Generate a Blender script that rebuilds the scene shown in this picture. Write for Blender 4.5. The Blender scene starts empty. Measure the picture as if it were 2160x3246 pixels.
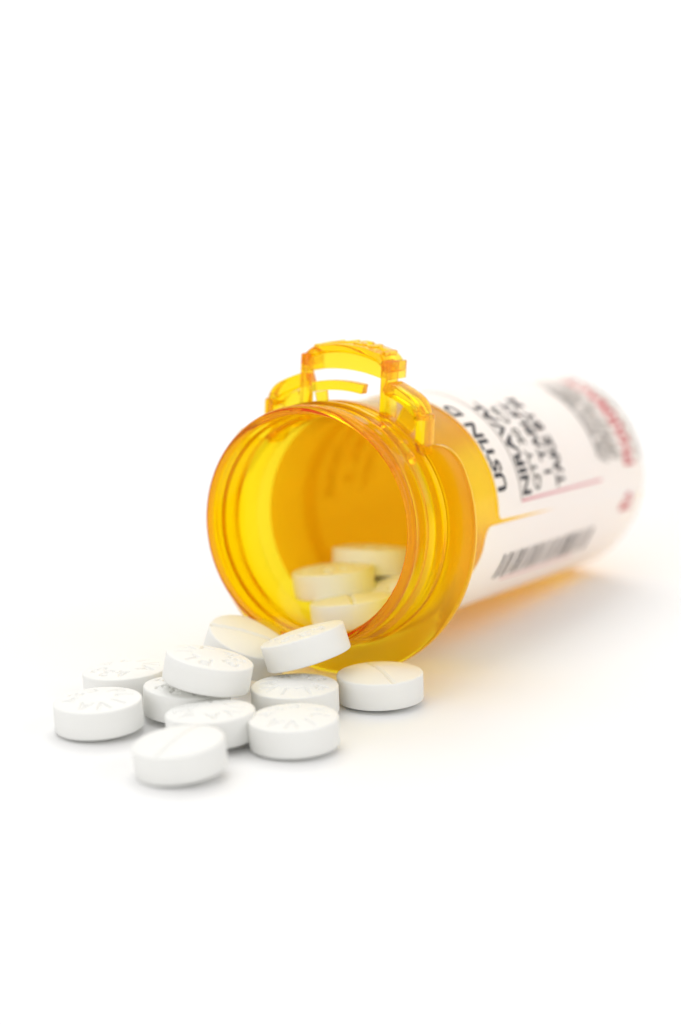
import bpy, bmesh, math, random
from mathutils import Vector, Matrix
import numpy as np

# ---------------------------------------------------------------- camera, light, exposure
MM = 0.001
sc = bpy.context.scene
col = sc.collection
R_ = math.radians

cam_d = bpy.data.cameras.new('camera')
cam = bpy.data.objects.new('camera', cam_d)
col.objects.link(cam)
cam.location = (0, 0, 100 * MM)
cam.rotation_euler = (R_(90 - 13.33), 0, 0)
cam_d.sensor_fit = 'HORIZONTAL'
cam_d.sensor_width = 24.0
cam_d.lens = 100.0
cam_d.clip_start = 0.01
cam_d.clip_end = 50.0
cam_d.dof.use_dof = True
cam_d.dof.focus_distance = 334 * MM
cam_d.dof.aperture_fstop = 11.0
cam_d.dof.aperture_blades = 0
sc.camera = cam

world = bpy.data.worlds.new('World')
sc.world = world
world.use_nodes = True
bg = world.node_tree.nodes['Background']
bg.inputs['Color'].default_value = (1.0, 0.995, 0.985, 1)
bg.inputs['Strength'].default_value = 0.72


def softbox(name, loc, target, size, watts, color=(1, 1, 1)):
    d = bpy.data.lights.new(name, 'AREA')
    d.shape = 'RECTANGLE'
    d.size, d.size_y = size
    d.energy = watts
    d.color = color
    o = bpy.data.objects.new(name, d)
    col.objects.link(o)
    o.location = loc
    o.rotation_euler = (Vector(target) - Vector(loc)).to_track_quat('-Z', 'Y').to_euler()
    return o


softbox('softbox', (-0.27, 0.74, 1.28), (0, 0.33, 0), (1.3, 1.3), 6.8, (1, 0.985, 0.96))
softbox('added_background_light', (0.1, 1.75, 1.45), (0.05, 1.55, 0), (1.3, 1.0), 12.0, (1, 0.99, 0.98))  # unseen lamp, added to whiten the far paper
softbox('fill_softbox', (0.85, 0.05, 0.55), (0.02, 0.35, 0), (0.6, 0.6), 2.0, (1, 0.985, 0.97))
softbox('front_softbox', (-0.52, -0.42, 0.34), (0.0, 0.34, 0.015), (0.6, 0.6), 2.2, (1, 0.985, 0.97))

sc.view_settings.view_transform = 'Standard'
sc.view_settings.look = 'None'
sc.view_settings.gamma = 1.0
sc.view_settings.exposure = 0.0
sc.view_settings.use_curve_mapping = False
cy = sc.cycles
cy.max_bounces = 48
cy.diffuse_bounces = 14
cy.glossy_bounces = 20
cy.transmission_bounces = 40
cy.transparent_max_bounces = 16
cy.caustics_reflective = True
cy.caustics_refractive = True
cy.blur_glossy = 0.0
cy.sample_clamp_indirect = 0.0
cy.use_denoising = True
cy.use_adaptive_sampling = True
cy.adaptive_threshold = 0.012
try:
    cy.denoiser = 'OPENIMAGEDENOISE'
except Exception:
    pass

# ---------------------------------------------------------------- materials


def new_mat(name):
    m = bpy.data.materials.new(name)
    m.use_nodes = True
    nt = m.node_tree
    for n in list(nt.nodes):
        nt.nodes.remove(n)
    out = nt.nodes.new('ShaderNodeOutputMaterial')
    return m, nt, out


def principled(name, color, rough, bump=None, var=None, spec=0.4, sss=0):
    m, nt, out = new_mat(name)
    b = nt.nodes.new('ShaderNodeBsdfPrincipled')
    b.inputs['Base Color'].default_value = (*color, 1)
    b.inputs['Roughness'].default_value = rough
    b.inputs['Specular IOR Level'].default_value = spec
    nt.links.new(b.outputs[0], out.inputs['Surface'])
    if sss:
        b.inputs['Subsurface Weight'].default_value = sss
        b.inputs['Subsurface Radius'].default_value = (1, 0.95, 0.85)
        b.inputs['Subsurface Scale'].default_value = 0.0006
    tc = nt.nodes.new('ShaderNodeTexCoord')
    if bump:
        scale, dist, strength = bump
        n = nt.nodes.new('ShaderNodeTexNoise')
        n.inputs['Scale'].default_value = scale
        n.inputs['Detail'].default_value = 6
        n.inputs['Roughness'].default_value = 0.65
        nt.links.new(tc.outputs['Object'], n.inputs['Vector'])
        bp = nt.nodes.new('ShaderNodeBump')
        bp.inputs['Strength'].default_value = strength
        bp.inputs['Distance'].default_value = dist
        nt.links.new(n.outputs['Fac'], bp.inputs['Height'])
        nt.links.new(bp.outputs[0], b.inputs['Normal'])
    if var:
        scale, c2 = var
        n = nt.nodes.new('ShaderNodeTexNoise')
        n.inputs['Scale'].default_value = scale
        n.inputs['Detail'].default_value = 4
        nt.links.new(tc.outputs['Object'], n.inputs['Vector'])
        mx = nt.nodes.new('ShaderNodeMix')
        mx.data_type = 'RGBA'
        mx.inputs[6].default_value = (*color, 1)
        mx.inputs[7].default_value = (*c2, 1)
        nt.links.new(n.outputs['Fac'], mx.inputs[0])
        nt.links.new(mx.outputs[2], b.inputs['Base Color'])
    return m


def amber_plastic():
    m, nt, out = new_mat('amber_plastic')
    g = nt.nodes.new('ShaderNodeBsdfRefraction')
    g.inputs['Color'].default_value = (1.0, 0.93, 0.25, 1)
    g.inputs['Roughness'].default_value = 0.15
    g.inputs['IOR'].default_value = 1.33
    t = nt.nodes.new('ShaderNodeBsdfTranslucent')
    t.inputs['Color'].default_value = (1.0, 0.84, 0.03, 1)
    d = nt.nodes.new('ShaderNodeBsdfDiffuse')
    d.inputs['Color'].default_value = (1.0, 0.72, 0.0, 1)
    m1 = nt.nodes.new('ShaderNodeMixShader')
    m1.inputs[0].default_value = 0.35
    nt.links.new(t.outputs[0], m1.inputs[1])
    nt.links.new(d.outputs[0], m1.inputs[2])
    mx = nt.nodes.new('ShaderNodeMixShader')
    mx.inputs[0].default_value = 0.10
    nt.links.new(g.outputs[0], mx.inputs[1])
    nt.links.new(m1.outputs[0], mx.inputs[2])
    # gloss of the moulded surface, inside and out
    fr = nt.nodes.new('ShaderNodeFresnel')
    fr.inputs['IOR'].default_value = 1.33
    gl = nt.nodes.new('ShaderNodeBsdfGlossy')
    gl.inputs['Color'].default_value = (1.0, 0.965, 0.80, 1)
    gl.inputs['Roughness'].default_value = 0.16
    m3 = nt.nodes.new('ShaderNodeMixShader')
    nt.links.new(fr.outputs[0], m3.inputs[0])
    nt.links.new(mx.outputs[0], m3.inputs[1])
    nt.links.new(gl.outputs[0], m3.inputs[2])
    nt.links.new(m3.outputs[0], out.inputs['Surface'])
    v = nt.nodes.new('ShaderNodeVolumeAbsorption')
    v.inputs['Color'].default_value = (0.9999, 0.945, 0.0, 1)
    v.inputs['Density'].default_value = 720.0
    nt.links.new(v.outputs[0], out.inputs['Volume'])
    # faint moulding ripple
    tc = nt.nodes.new('ShaderNodeTexCoord')
    n = nt.nodes.new('ShaderNodeTexNoise')
    n.inputs['Scale'].default_value = 160
    n.inputs['Detail'].default_value = 3
    nt.links.new(tc.outputs['Object'], n.inputs['Vector'])
    bp = nt.nodes.new('ShaderNodeBump')
    bp.inputs['Strength'].default_value = 0.10
    bp.inputs['Distance'].default_value = 0.0005
    nt.links.new(n.outputs['Fac'], bp.inputs['Height'])
    nt.links.new(bp.outputs[0], g.inputs['Normal'])
    return m


def label_paper():
    m, nt, out = new_mat('label_paper')
    b = nt.nodes.new('ShaderNodeBsdfPrincipled')
    b.inputs['Base Color'].default_value = (0.985, 0.98, 0.97, 1)
    b.inputs['Roughness'].default_value = 0.45
    t = nt.nodes.new('ShaderNodeBsdfTranslucent')
    t.inputs['Color'].default_value = (0.99, 0.975, 0.96, 1)
    mx = nt.nodes.new('ShaderNodeMixShader')
    mx.inputs[0].default_value = 0.29
    nt.links.new(b.outputs[0], mx.inputs[1])
    nt.links.new(t.outputs[0], mx.inputs[2])
    nt.links.new(mx.outputs[0], out.inputs['Surface'])
    return m


M_AMBER = amber_plastic()
M_PAPER = label_paper()
M_PILL = principled('tablet_white', (0.80, 0.80, 0.78), 0.62, bump=(2600, 0.00003, 0.4),
                    var=(900, (0.79, 0.79, 0.765)), spec=0.3)
M_FLOOR = principled('white_sweep', (0.82, 0.82, 0.82), 0.7, bump=(900, 0.00002, 0.3), spec=0.15)
M_INK = principled('black_ink', (0.02, 0.022, 0.03), 0.5)
M_GREY = principled('grey_ink', (0.16, 0.16, 0.15), 0.5)
M_RED = principled('red_ink', (0.55, 0.05, 0.07), 0.5)
M_PINK = principled('pink_ink', (0.72, 0.30, 0.34), 0.5)

# ---------------------------------------------------------------- helpers


def link_mesh(name, verts, faces, mat, parent=None, smooth=True):
    me = bpy.data.meshes.new(name)
    me.from_pydata([tuple(float(c) * MM for c in v) for v in verts], [], faces)
    me.materials.append(mat)
    if smooth:
        me.polygons.foreach_set('use_smooth', [True] * len(me.polygons))
    me.update()
    o = bpy.data.objects.new(name, me)
    col.objects.link(o)
    if parent:
        o.parent = parent
    return o


def fix_normals(o, recalc=True, merge=0.0):
    bm = bmesh.new()
    bm.from_mesh(o.data)
    if merge:
        bmesh.ops.remove_doubles(bm, verts=bm.verts, dist=merge)
    if recalc:
        bmesh.ops.recalc_face_normals(bm, faces=bm.faces)
    bm.to_mesh(o.data)
    bm.free()


def tag(o, label=None, cat=None, group=None, kind=None):
    if label: o['label'] = label
    if cat: o['category'] = cat
    if group: o['group'] = group
    if kind: o['kind'] = kind
    return o


# ---------------------------------------------------------------- the white paper sweep
def build_sweep():
    prof = [(-0.6, 0.0), (0.0, 0.0), (0.6, 0.0), (1.5, 0.0)]
    r = 0.5
    for k in range(1, 17):
        a = math.pi / 2 * k / 16
        prof.append((1.5 + r * math.sin(a), r - r * math.cos(a)))
    prof.append((2.0, 1.6))
    verts, faces = [], []
    xs = [-1.6, -0.5, 0.0, 0.5, 1.6]
    for (y, z) in prof:
        for x in xs:
            verts.append((x / MM, y / MM, z / MM))
    n = len(xs)
    for i in range(len(prof) - 1):
        for j in range(n - 1):
            faces.append((i * n + j, i * n + j + 1, (i + 1) * n + j + 1, (i + 1) * n + j))
    o = link_mesh('paper_sweep', verts, faces, M_FLOOR)
    tag(o, 'seamless white paper surface under the bottle and tablets', kind='structure')


build_sweep()

# ---------------------------------------------------------------- the bottle
# bottle frame (millimetres): s along the axis from the flange's front face to the base,
# theta from the top, positive towards the photograph's right, r from the axis
C0 = np.array([-0.38, 337.3, 18.655])
AX = np.array([0.49977419, 0.86215572, -0.08314607])
E1 = np.array([0.86515142, -0.50151074, 0.0])
E2 = np.array([0.04169865, 0.07193394, 0.99653737])
AX /= np.linalg.norm(AX)

bottle = bpy.data.objects.new('pill_bottle', None)
col.objects.link(bottle)
bottle.empty_display_size = 0.01
bottle.matrix_world = Matrix((
    (E1[0], AX[0], E2[0], C0[0] * MM),
    (E1[1], AX[1], E2[1], C0[1] * MM),
    (E1[2], AX[2], E2[2], C0[2] * MM),
    (0, 0, 0, 1)))
tag(bottle, 'open amber plastic prescription bottle lying on its side with white labels', 'pill bottle')
# local axes of the empty: X = E1, Y = bottle axis, Z = E2


def P(s, th, r):
    return (r * math.sin(th), s, r * math.cos(th))


RF = 18.72


def flange_w(th):
    """1 where the flange is full, 0 where it is cut away around the push tab"""
    a = (math.degrees(th) + 180) % 360 - 180
    if a < 0:                                   # far side: a slow ramp
        a, lo, hi, p = -a, 47.0, 90.0, 2.2
        if a <= lo: return 0.0
        if a >= hi: return 1.0
        u = min(1.0, (a - lo) / 7.0)
        return (u * u * (3 - 2 * u)) * (0.60 + 0.40 * ((a - lo) / (hi - lo)) ** 0.8)
    if a >= 61: return 1.0
    if a <= 47: return 0.0
    t = (61 - a) / 14.0
    return math.sqrt(max(0.0, 1 - t ** 2.6)) * 0.85 + 0.15 * (1 - t)


def body_r(s):
    return 14.6 + (13.54 - 14.6) * s / 62.3


def build_body():
    # (s, r, flange weight): outer from lip to base, then inner back to the lip
    prof = []
    prof += [(-6.85, 13.50, 0), (-7.06, 13.56, 0), (-7.18, 13.72, 0), (-7.22, 13.95, 0), (-7.2, 14.2, 0),
             (-7.12, 14.42, 0), (-6.95, 14.58, 0), (-6.7, 14.65, 0), (-6.2, 14.68, 0), (-5.2, 14.68, 0), (-4.7, 14.60, 0),
             (-4.2, 14.60, 0), (-3.8, 14.72, 0), (-3.4, 14.93, 0), (-3.0, 15.05, 0), (-2.5, 15.08, 0), (-2.1, 14.98, 0),
             (-1.8, 14.82, 0), (-1.4, 14.72, 0), (-0.6, 14.74, 0), (-0.2, 14.82, 0), (0.0, 14.96, 0)]
    fl = [(0.0, 0.08), (0.0, 0.5), (0.0, 0.93), (0.06, 0.975), (0.2, 1.0), (0.95, 1.0), (1.1, 0.98), (1.2, 0.93),
          (1.2, 0.5), (1.2, 0.06)]
    prof += [(s, None, w) for s, w in fl]
    prof += [(1.35, 14.85, 0), (1.7, 14.62, 0), (2.2, 14.57, 0)]
    for s in (4, 7, 10, 14, 20, 28, 36, 44, 52, 58, 60.4):
        prof.append((s, body_r(s), 0))
    for k in range(1, 7):
        a = math.pi / 2 * k / 6
        prof.append((60.6 + 1.7 * math.sin(a), body_r(60.6) - 1.7 + 1.7 * math.cos(a), 0))
    prof += [(62.3, 9.5, 0), (62.0, 9.0, 0), (61.9, 5.0, 0), (61.9, 0.0, 0)]
    prof += [(60.9, 0.0, 0), (60.9, 6.0, 0), (60.9, 10.6, 0)]
    for k in range(1, 6):
        a = math.pi / 2 * (1 - k / 5)
        prof.append((59.4 + 1.5 * math.sin(a), 12.62 - 1.5 + 1.5 * math.cos(a), 0))
    for s in (52, 44, 36, 28, 20, 14):
        prof.append((s, body_r(s) - 1.0, 0))
    prof += [(10, 13.58, 0), (7.6, 13.72, 0), (4.2, 13.80, 0), (3.4, 13.78, 0)]
    prof += [(3.1, 13.66, 0), (2.75, 13.22, 0), (2.4, 13.10, 0), (0.0, 13.14, 0), (-1.9, 13.18, 0), (-2.15, 13.24, 0),
             (-2.5, 13.46, 0), (-2.8, 13.50, 0), (-4.5, 13.50, 0), (-6.6, 13.48, 0)]
    N = 192
    verts, faces = [], []
    ths = [2 * math.pi * j / N for j in range(N)]
    rnd_ = random.Random(7)
    for k_, (s, r, w) in enumerate(prof):
        for th in ths:
            if r is None:
                rr = 14.95 + (RF - 14.95) * max(w * flange_w(th), 0.02 + 0.02 * w)
            else:
                rr = max(r, 1e-4)
                if k_ in (1, 2) and rnd_.random() < 0.25:      # burrs along the trimmed mouth edge
                    rr += rnd_.uniform(-0.06, 0.02)
            p_ = P(s, th, rr)
            lift = 0.5 * min(1.0, max(0.0, -s / 7.0))      # the mouth sits slightly proud of the axis
            verts.append((p_[0], p_[1], p_[2] + lift))
    m = len(prof)
    for i in range(m):
        i2 = (i + 1) % m
        for j in range(N):
            j2 = (j + 1) % N
            faces.append((i * N + j, i * N + j2, i2 * N + j2, i2 * N + j))
    o = link_mesh('bottle_body', verts, faces, M_AMBER, bottle)
    fix_normals(o, merge=2e-6)
    return o


build_body()


def arc_block(name, th0, th1, r0, r1, s0, s1, parent, n=16, bevel=0.18, mat=None, flat_sides=False):
    """a block bent round the bottle axis; r0, r1 may be functions of 0..1 along the arc.
    flat_sides: the block is straight and radial about its middle angle (a plate)"""
    f0 = r0 if callable(r0) else (lambda t: r0)
    f1 = r1 if callable(r1) else (lambda t: r1)
    bm = bmesh.new()
    ring = []
    for k in range(n + 1):
        t = k / n
        th = math.radians(th0 + (th1 - th0) * t)
        a, b = f0(t), f1(t)
        ring.append([bm.verts.new([c * MM for c in P(s, th, r)]) for s, r in ((s0, a), (s1, a), (s1, b), (s0, b))])
    for k in range(n):
        for q in range(4):
            q2 = (q + 1) % 4
            bm.faces.new((ring[k][q], ring[k][q2], ring[k + 1][q2], ring[k + 1][q]))
    bm.faces.new(ring[0])
    bm.faces.new(list(reversed(ring[n])))
    bmesh.ops.recalc_face_normals(bm, faces=bm.faces)
    if bevel:
        sharp = [e for e in bm.edges if len(e.link_faces) == 2 and e.calc_face_angle(0) > 0.6]
        bmesh.ops.bevel(bm, geom=sharp, offset=bevel * MM, segments=3, profile=0.5, affect='EDGES')
    bmesh.ops.recalc_face_normals(bm, faces=bm.faces)
    me = bpy.data.meshes.new(name)
    bm.to_mesh(me)
    bm.free()
    me.materials.append(mat or M_AMBER)
    me.polygons.foreach_set('use_smooth', [True] * len(me.polygons))
    o = bpy.data.objects.new(name, me)
    col.objects.link(o)
    o.parent = parent
    me.set_sharp_from_angle(angle=math.radians(40))
    return o


def plate(name, th, width, r0, r1, s0, s1, parent, bevel=0.15, lean=0.0):
    """a flat radial plate of given width (mm) at angle th (degrees)"""
    a = math.radians(th)
    u = (math.sin(a), 0, math.cos(a))          # radial
    w = (math.cos(a), 0, -math.sin(a))         # tangential
    bm = bmesh.new()
    vs = []
    for r in (r0, r1):
        for s in (s0, s1):
            for q in (-0.5, 0.5):
                x = [u[i] * r + w[i] * (q * width) + (s if i == 1 else 0) for i in range(3)]
                vs.append(bm.verts.new([c * MM for c in x]))
    for f in ((0, 1, 3, 2), (4, 6, 7, 5), (0, 4, 5, 1), (2, 3, 7, 6), (0, 2, 6, 4), (1, 5, 7, 3)):
        bm.faces.new([vs[i] for i in f])
    bmesh.ops.recalc_face_normals(bm, faces=bm.faces)
    bmesh.ops.bevel(bm, geom=list(bm.edges), offset=bevel * MM, segments=3, profile=0.5, affect='EDGES')
    bmesh.ops.recalc_face_normals(bm, faces=bm.faces)
    me = bpy.data.meshes.new(name)
    bm.to_mesh(me)
    bm.free()
    me.materials.append(M_AMBER)
    me.polygons.foreach_set('use_smooth', [True] * len(me.polygons))
    o = bpy.data.objects.new(name, me)
    col.objects.link(o)
    o.parent = parent
    me.set_sharp_from_angle(angle=math.radians(40))
    return o


def block(name, x0, x1, y0, y1, s0, s1, parent, bevel=0.15):
    bm = bmesh.new()
    vs = [bm.verts.new((x * MM, s_ * MM, y * MM)) for y in (y0, y1) for s_ in (s0, s1) for x in (x0, x1)]
    for f in ((0, 1, 3, 2), (4, 6, 7, 5), (0, 4, 5, 1), (2, 3, 7, 6), (0, 2, 6, 4), (1, 5, 7, 3)):
        bm.faces.new([vs[i] for i in f])
    bmesh.ops.recalc_face_normals(bm, faces=bm.faces)
    bmesh.ops.bevel(bm, geom=list(bm.edges), offset=bevel * MM, segments=3, profile=0.5, affect='EDGES')
    bmesh.ops.recalc_face_normals(bm, faces=bm.faces)
    me = bpy.data.meshes.new(name)
    bm.to_mesh(me)
    bm.free()
    me.materials.append(M_AMBER)
    me.polygons.foreach_set('use_smooth', [True] * len(me.polygons))
    me.set_sharp_from_angle(angle=math.radians(40))
    o = bpy.data.objects.new(name, me)
    col.objects.link(o)
    o.parent = parent
    return o


# push tab: thick crowned top plate, thin skirts, two legs
def crown(t):
    e = abs(2 * t - 1)
    return 22.05 - 0.45 * e ** 2 - 0.95 * max(0.0, (e - 0.62) / 0.38) ** 2.2


push_tab = arc_block('push_tab', -17.2, 16.6, lambda t: crown(t) - 1.15, crown, 0.0, 5.0, bottle, n=36, bevel=0.45)
arc_block('front_skirt', -15.0, 15.4, 18.95, lambda t: 20.97 - 0.45 * (2 * t - 1) ** 2, 0.1, 0.65, push_tab, n=16, bevel=0.1)
block('side_skirt', 5.45, 6.0, 18.1, 20.3, 0.7, 4.9, push_tab, bevel=0.1)
block('side_skirt', -6.1, -5.55, 18.1, 20.3, 0.7, 4.9, push_tab, bevel=0.1)
block('tab_leg', -6.2, -4.95, 13.15, 20.4, 0.0, 1.6, bottle, bevel=0.28)
block('tab_leg', 5.05, 6.0, 13.25, 20.4, 0.0, 3.0, bottle, bevel=0.22)
arc_block('tongue', -14.6, 9.3, 16.35, 17.55, -0.2, 1.25, bottle, n=16, bevel=0.12)
arc_block('tongue_web', -14.6, -8.8, 14.6, 16.3, 0.2, 0.75, bottle, n=6, bevel=0.08)
for sg in (-1, 1):
    w = arc_block('lock_wing', sg * 18.6, sg * 36.6, lambda t: 17.3 - 0.7 * max(0, (t - .55) / .45) ** 2.2,
                  lambda t: 18.95 - 0.95 * max(0, (t - .55) / .45) ** 2.2,
                  0.0, 3.4, bottle, n=18, bevel=0.28)
    xs_ = sorted((sg * 10.0, sg * 11.25))
    block('wing_end', xs_[0], xs_[1], 9.4, 14.4, 0.15, 3.2, w, bevel=0.32)
    arc_block('wing_web', sg * 26.0, sg * 35.5, 14.6, 17.25, 1.9, 2.7, w, n=8, bevel=0.08)


# ---- text helper: font outline -> flat mesh -> wrapped round the bottle
def text_mesh(body, size, extrude=0.0, spacing=1.0, bold=0.0):
    cu = bpy.data.curves.new('tmp_text', 'FONT')
    cu.body = body
    cu.size = size
    cu.extrude = extrude
    cu.space_character = spacing
    cu.offset = bold
    cu.resolution_u = 3
    ob = bpy.data.objects.new('tmp_text', cu)
    col.objects.link(ob)
    dg = bpy.context.evaluated_depsgraph_get()
    me = bpy.data.meshes.new_from_object(ob.evaluated_get(dg))
    bpy.data.objects.remove(ob)
    v = [tuple(p.co) for p in me.vertices]
    f = [tuple(p.vertices) for p in me.polygons]
    bpy.data.meshes.remove(me)
    return v, f


def text_width(v):
    return max(p[0] for p in v) - min(p[0] for p in v)


# embossed PUSH on the tab, read from the front
v, f = text_mesh('PUSH', 3.9, extrude=0.28, spacing=1.05)
x0 = min(p[0] for p in v)
wd = text_width(v)
verts = []
for (x, y, z) in v:
    th = math.radians(-13.0 + 26.5 * (x - x0) / wd)
    e_ = abs(2 * (math.degrees(th) + 17.2) / 33.8 - 1)
    verts.append(P(1.05 + y * 1.12, th, 22.0 - 0.45 * e_ ** 2 + z))
o = link_mesh('raised_letters', verts, f, M_AMBER, push_tab, smooth=False)
fix_normals(o, merge=1e-6)

# ---- labels


def label_sheet(name, th0, th1, s_front, s_back, corner=1.6, thick=0.09, nt=60, ns=40, lift=0.03, skew=0.0):
    """rounded rectangle of paper wrapped on the bottle; s_front may be a function of 0..1"""
    ff = s_front if callable(s_front) else (lambda t: s_front)
    arc = abs(math.radians(th1 - th0)) * 14.2
    verts, faces = [], []
    for side in (0, 1):
        for i in range(nt + 1):
            t = i / nt
            # denser near the ends
            t = 0.5 - 0.5 * math.cos(math.pi * t)
            d = min(t, 1 - t) * arc
            ins = 0.0
            if d < corner:
                ins = corner - math.sqrt(max(0, corner ** 2 - (corner - d) ** 2))
            th = math.radians(th0 + (th1 - th0) * t)
            a, b = ff(t) + ins, s_back - ins
            for j in range(ns + 1):
                s = a + (b - a) * j / ns
                verts.append(P(s, th + math.radians(skew) * t ** 4 * (s - a) / (b - a), body_r(s) + lift + side * thick))
    n = ns + 1
    L = (nt + 1) * n
    for i in range(nt):
        for j in range(ns):
            q = (i * n + j, i * n + j + 1, (i + 1) * n + j + 1, (i + 1) * n + j)
            faces.append(tuple(reversed(q)))
            faces.append(tuple(L + k for k in q))
    border = [i * n for i in range(nt + 1)] + [nt * n + j for j in range(1, n)] + \
             [i * n + ns for i in range(nt - 1, -1, -1)] + [j for j in range(ns - 1, 0, -1)]
    for k in range(len(border)):
        a, b = border[k], border[(k + 1) % len(border)]
        faces.append((a, b, L + b, L + a))
    o = link_mesh(name, verts, faces, M_PAPER, bottle)
    fix_normals(o)
    o.data.set_sharp_from_angle(angle=math.radians(40))
    return o


main_label = label_sheet('main_label', -165, 88.6, 15.0, 60.9, corner=0.9, lift=0.14, skew=6.0, nt=120)
main_label['label'] = 'white prescription label with black text and red lines'
bar_label = label_sheet('barcode_label', 91.0, 152, lambda t: 11.2 + 0.6 * math.sin(t * 9), 60.3, corner=2.2)
bar_label['label'] = 'white lower label with barcode'
side_label = label_sheet('side_label', -149, -20, 7.5, 18.4, corner=1.2)
side_label['label'] = 'narrow white strip seen through the amber wall'


def printed(name, pieces, mat, parent, lift=0.27):
    """pieces: list of (verts(s,th_deg), faces)"""
    V, Fc = [], []
    for vs, fs in pieces:
        b = len(V)
        V += [P(s, math.radians(th), body_r(s) + lift) for s, th in vs]
        Fc += [tuple(b + k for k in q) for q in fs]
    return link_mesh(name, V, Fc, mat, parent, smooth=False)


DEG = 1 / (math.radians(1) * 14.25)      # degrees per mm of arc


def ring_text(body, s_top, cap, th_start, width_scale=1.0, fit_deg=None):
    """text running up round the bottle, its letter tops towards the flange"""
    v, f = text_mesh(body, cap / 0.73, bold=cap * 0.045)
    x0 = min(p[0] for p in v)
    sc_ = width_scale
    if fit_deg:
        sc_ = fit_deg / DEG / text_width(v)
    vs = [(s_top + cap - p[1], th_start - (p[0] - x0) * sc_ * DEG) for p in v]
    return vs, f


def bar(s0, s1, t0, t1, n=1):
    vs, fs = [], []
    for k in range(n + 1):
        t = t0 + (t1 - t0) * k / n
        vs += [(s0, t), (s1, t)]
        if k:
            b = 2 * k
            fs.append((b - 2, b - 1, b + 1, b))
    return vs, fs


black = [ring_text('USTIN D', 15.25, 2.6, 75.2, fit_deg=54),
         ring_text('NIRAVAL', 22.1, 2.4, 80.0, fit_deg=58),
         ring_text('1 TABLET', 29.2, 2.2, 72.0, fit_deg=46),
         ring_text('TAKE BY M', 32.3, 2.5, 80.0, fit_deg=56)]
printed('printed_name', black, M_INK, main_label)
box = [bar(21.5, 21.72, 82, -40, 40)]
printed('box_outline', box, M_INK, main_label)
small = [ring_text('QTY 30 CR', 25.6, 1.9, 79.0, fit_deg=52)]
rnd = random.Random(4)
WORDS = ['REFILLS', 'BY MOUTH', 'DAILY', 'DR', 'QTY', 'DATE', 'USE BEFORE', 'STORE AT', 'ROOM TEMP']
for k in range(5):
    small.append(ring_text(' '.join(rnd.sample(WORDS, 3)), 27.6 + 0 * k + (19.6 + 1.28 * k), 0.95, 74.0 - rnd.uniform(0, 3),
                           fit_deg=60 - 8 * (k % 2)))
printed('fine_print', small, M_GREY, main_label)
hid = [ring_text(tx, s0, 2.5, th0, fit_deg=w_) for tx, s0, th0, w_ in (('DIRECTIONS', 20.6, -32, 62), ('REFILL 2', 25.4, -40, 48), ('STORE DRY', 30.0, -36, 56))]
printed('printed_directions', hid, M_INK, main_label)
printed('heading_bar', [bar(46.4, 46.85, 70, 20, 20)], M_INK, main_label)
red = [bar(21.5, 46.4, 81.6, 82.9), ]
printed('red_rule', red, M_PINK, main_label)
printed('red_heading', [ring_text('PHARMACY', 54.3, 3.4, 78.0, fit_deg=66)], M_RED, main_label)
printed('foot_print', [ring_text('CAUTION FEDERAL LAW', 58.6, 1.0, 76.0, fit_deg=70)], M_GREY, main_label)

# barcode running along the axis
pieces = []
s = 18.9
rnd = random.Random(11)
while s < 46.6:
    wdt = rnd.choice([0.3, 0.45, 0.6, 0.75])
    pieces.append(bar(s, s + wdt, 109.0, 124.0, 4))
    s += wdt + rnd.choice([0.4, 0.55, 0.7, 1.0])
printed('barcode', pieces, M_INK, bar_label, lift=0.15)
printed('red_rule', [bar(22, 44, 126.2, 127.2)], M_PINK, bar_label, lift=0.15)
printed('red_mark', [ring_text('Rx', 53.6, 3.6, 104, fit_deg=12.5)], M_RED, bar_label, lift=0.15)

# ---------------------------------------------------------------- tablets
PR, PH, PD = 5.15, 1.6, 0.5


def glyph_strokes():
    """stroke letters in a unit box: x 0..1 (width), y 0..1 (height)"""
    def arcp(cx_, cy_, rx, ry, a0, a1, n=10):
        return [(cx_ + rx * math.cos(math.radians(a0 + (a1 - a0) * k / n)),
                 cy_ + ry * math.sin(math.radians(a0 + (a1 - a0) * k / n))) for k in range(n + 1)]
    G = {}
    G['P'] = [[(0.1, 0), (0.1, 1), (0.5, 1)] + arcp(0.5, 0.75, 0.38, 0.25, 90, -90) + [(0.1, 0.5)]]
    G['L'] = [[(0.15, 1), (0.15, 0), (0.85, 0)]]
    G['I'] = [[(0.5, 0), (0.5, 1)]]
    G['V'] = [[(0.0, 1), (0.5, 0), (1.0, 1)]]
    G['A'] = [[(0.0, 0), (0.5, 1), (1.0, 0)], [(0.2, 0.36), (0.8, 0.36)]]
    G['4'] = [[(0.72, 0), (0.72, 1), (0.05, 0.32), (0.98, 0.32)]]
    G['3'] = [arcp(0.45, 0.74, 0.38, 0.26, 150, -90) + arcp(0.45, 0.26, 0.42, 0.26, 90, -150)]
    return G


def imprint_segments():
    G = glyph_strokes()
    segs = []
    r_in, h, w = 2.25, 1.75, 1.45
    order = [('P', -80), ('L', -40), ('I', 0), ('V', 40), ('A', 80), ('4', 140), ('3', 180), ('3', 220)]
    for ch, a in order:               # a: clockwise from +Y seen from above, letter tops outwards
        al = math.radians(a)
        u = np.array([math.sin(al), math.cos(al)])
        t = np.array([math.cos(al), -math.sin(al)])
        for st in G[ch]:
            pts = [u * (r_in + y * h) + t * ((x - 0.5) * w) for x, y in st]
            segs += [(pts[k], pts[k + 1]) for k in range(len(pts) - 1)]
    return segs


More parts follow.
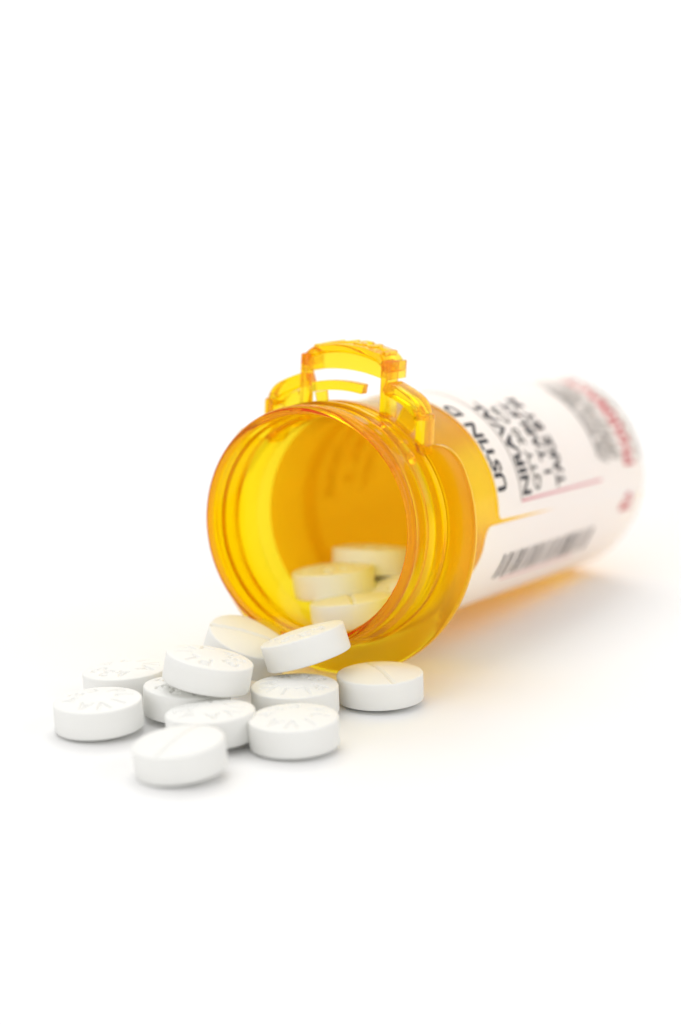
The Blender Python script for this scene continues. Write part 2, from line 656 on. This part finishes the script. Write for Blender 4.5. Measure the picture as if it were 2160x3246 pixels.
def build_tablet_mesh():
    rings = np.concatenate([np.linspace(0.05, 4.75, 66), [4.86, 4.93]])
    N = 300
    th = np.arange(N) * 2 * math.pi / N
    X = rings[:, None] * np.cos(th)[None]
    Y = rings[:, None] * np.sin(th)[None]
    dome = PD * (1 - (rings / PR) ** 2)[:, None] + 0 * X
    # imprint depth on the top
    d = np.full(X.shape, 9.0)
    for a, b in imprint_segments():
        ab = b - a
        L2 = max(ab @ ab, 1e-9)
        t = np.clip(((X - a[0]) * ab[0] + (Y - a[1]) * ab[1]) / L2, 0, 1)
        d = np.minimum(d, np.hypot(X - a[0] - t * ab[0], Y - a[1] - t * ab[1]))
    hw = 0.25
    cut = np.clip(1 - d / hw, 0, 1)
    cut = 0.26 * np.clip(cut * 1.15, 0, 1)
    top = PH + dome - cut
    # score across the underside (along X)
    sc_ = np.clip(1 - np.abs(Y) / 0.36, 0, 1) * 0.34
    bot = -(PH + dome - sc_)
    verts, faces = [], []
    m = len(rings)

    def grid(Z, flip):
        b = len(verts)
        for i in range(m):
            for j in range(N):
                verts.append((X[i, j], Y[i, j], Z[i, j]))
        for i in range(m - 1):
            for j in range(N):
                j2 = (j + 1) % N
                q = (b + i * N + j, b + (i + 1) * N + j, b + (i + 1) * N + j2, b + i * N + j2)
                faces.append(tuple(reversed(q)) if flip else q)
        c = len(verts)
        verts.append((0, 0, Z[0].mean()))
        for j in range(N):
            j2 = (j + 1) % N
            q = (c, b + j, b + j2)
            faces.append(tuple(reversed(q)) if flip else q)
        return b + (m - 1) * N
    t0 = grid(top, False)
    # rounded edge and wall
    rim = [(5.02, PH + 0.005), (5.10, PH - 0.05), (5.15, PH - 0.16), (5.15, 0.5), (5.15, -0.5), (5.15, -PH + 0.16), (5.10, -PH + 0.05), (5.02, -PH - 0.005)]
    prev = t0
    for r, z in rim:
        b = len(verts)
        for j in range(N):
            verts.append((r * math.cos(th[j]), r * math.sin(th[j]), z))
        for j in range(N):
            j2 = (j + 1) % N
            faces.append((prev + j, b + j, b + j2, prev + j2))
        prev = b
    b0 = grid(bot, True)
    for j in range(N):
        j2 = (j + 1) % N
        faces.append((prev + j, b0 + j, b0 + j2, prev + j2))
    me = bpy.data.meshes.new('tablet')
    me.from_pydata([tuple(float(c) * MM for c in v) for v in verts], [], faces)
    me.materials.append(M_PILL)
    me.polygons.foreach_set('use_smooth', [True] * len(me.polygons))
    me.update()
    return me


TABLET = build_tablet_mesh()


def tablet(pos, roll, pitch, yaw, label, flip=False, name='tablet'):
    """roll: right side down; pitch: face towards the camera; yaw: turn of the imprint"""
    o = bpy.data.objects.new(name, TABLET)
    col.objects.link(o)
    M = Matrix.Rotation(R_(roll), 4, 'Y') @ Matrix.Rotation(R_(pitch), 4, 'X') @ Matrix.Rotation(R_(yaw), 4, 'Z')
    if flip:
        M = M @ Matrix.Rotation(math.pi, 4, 'X')
    o.matrix_world = Matrix.Translation(Vector(pos) * MM) @ M
    tag(o, label, 'tablet', 'white round tablets spilled from the bottle')
    return o


# yaw (degrees, counter-clockwise): the V of the imprint sits at 40 deg clockwise from +Y
def yaw_v(deg_right_of_front):
    # want V at the front (-Y), deg to the right
    return 180 + 40 + deg_right_of_front


tablet((-27.83, 312.38, 2.16), -4.0, 0.4, yaw_v(16), 'tablet with its imprint up at the far left of the pile, leftmost on the paper')
tablet((-17.61, 296.63, 2.31), -7.2, 2.4, 63, 'scored tablet lying nearest the viewer, frontmost of the pile', flip=True)
tablet((-14.70, 307.96, 2.18), -4.1, -2.0, yaw_v(50), 'tablet directly behind the frontmost scored tablet')
tablet((-17.96, 317.71, 2.14), 2.7, -1.6, yaw_v(120), 'flat tablet half hidden beneath the stacked tilted tablet on the left')
tablet((-15.43, 316.60, 6.02), 9.9, -1.7, yaw_v(-128), 'tilted tablet stacked on top of others at the left of the pile')
tablet((-25.54, 324.77, 2.19), -4.5, -2.3, yaw_v(100), 'blurred tablet behind the leftmost tablet, at the back of the pile')
tablet((-11.35, 330.00, 4.95), 17.0, 11.0, 0, 'scored tablet leaning against the lower left of the bottle mouth', flip=True)
tablet((-4.14, 323.95, 6.83), -17.3, -7.5, yaw_v(150), 'steeply tilted tablet resting on the lip of the bottle mouth')
tablet((-5.32, 318.21, 2.12), -2.1, 0.0, yaw_v(-60), 'flat tablet right below the tilted one on the lip')
tablet((-5.25, 305.90, 2.13), -2.7, 1.3, yaw_v(-2), 'tablet at the front right of the pile with imprint up')
tablet((4.72, 323.44, 2.12), -2.1, -0.8, -71, 'scored tablet alone at the right, beside the bottle flange', flip=True)


def inside(s, x, y):
    q = C0 + AX * s + E1 * x + E2 * y
    return tuple(q)


CAMP = np.array([0, 0, 100.0])


def along(p, t):
    return tuple(CAMP + (np.array(p) - CAMP) * t)


tablet(along((1.53, 347.91, 4.49), 0.974), -6.9, -8.0, 95, 'scored tablet just inside the bottle mouth, nearest the opening', flip=True)
tablet(along((-0.88, 358.98, 5.63), 0.965), -5.7, -5.7, 30, 'tablet inside the bottle at left, resting on the one at the mouth')
tablet(along((4.25, 366.37, 6.53), 0.962), 1.7, -11.0, 30, 'deepest tablet visible inside the bottle')
tablet(inside(12.8, 2.2, -10.3), -14.0, 0.0, 30, 'tablet inside the bottle mostly hidden behind the lip at right')
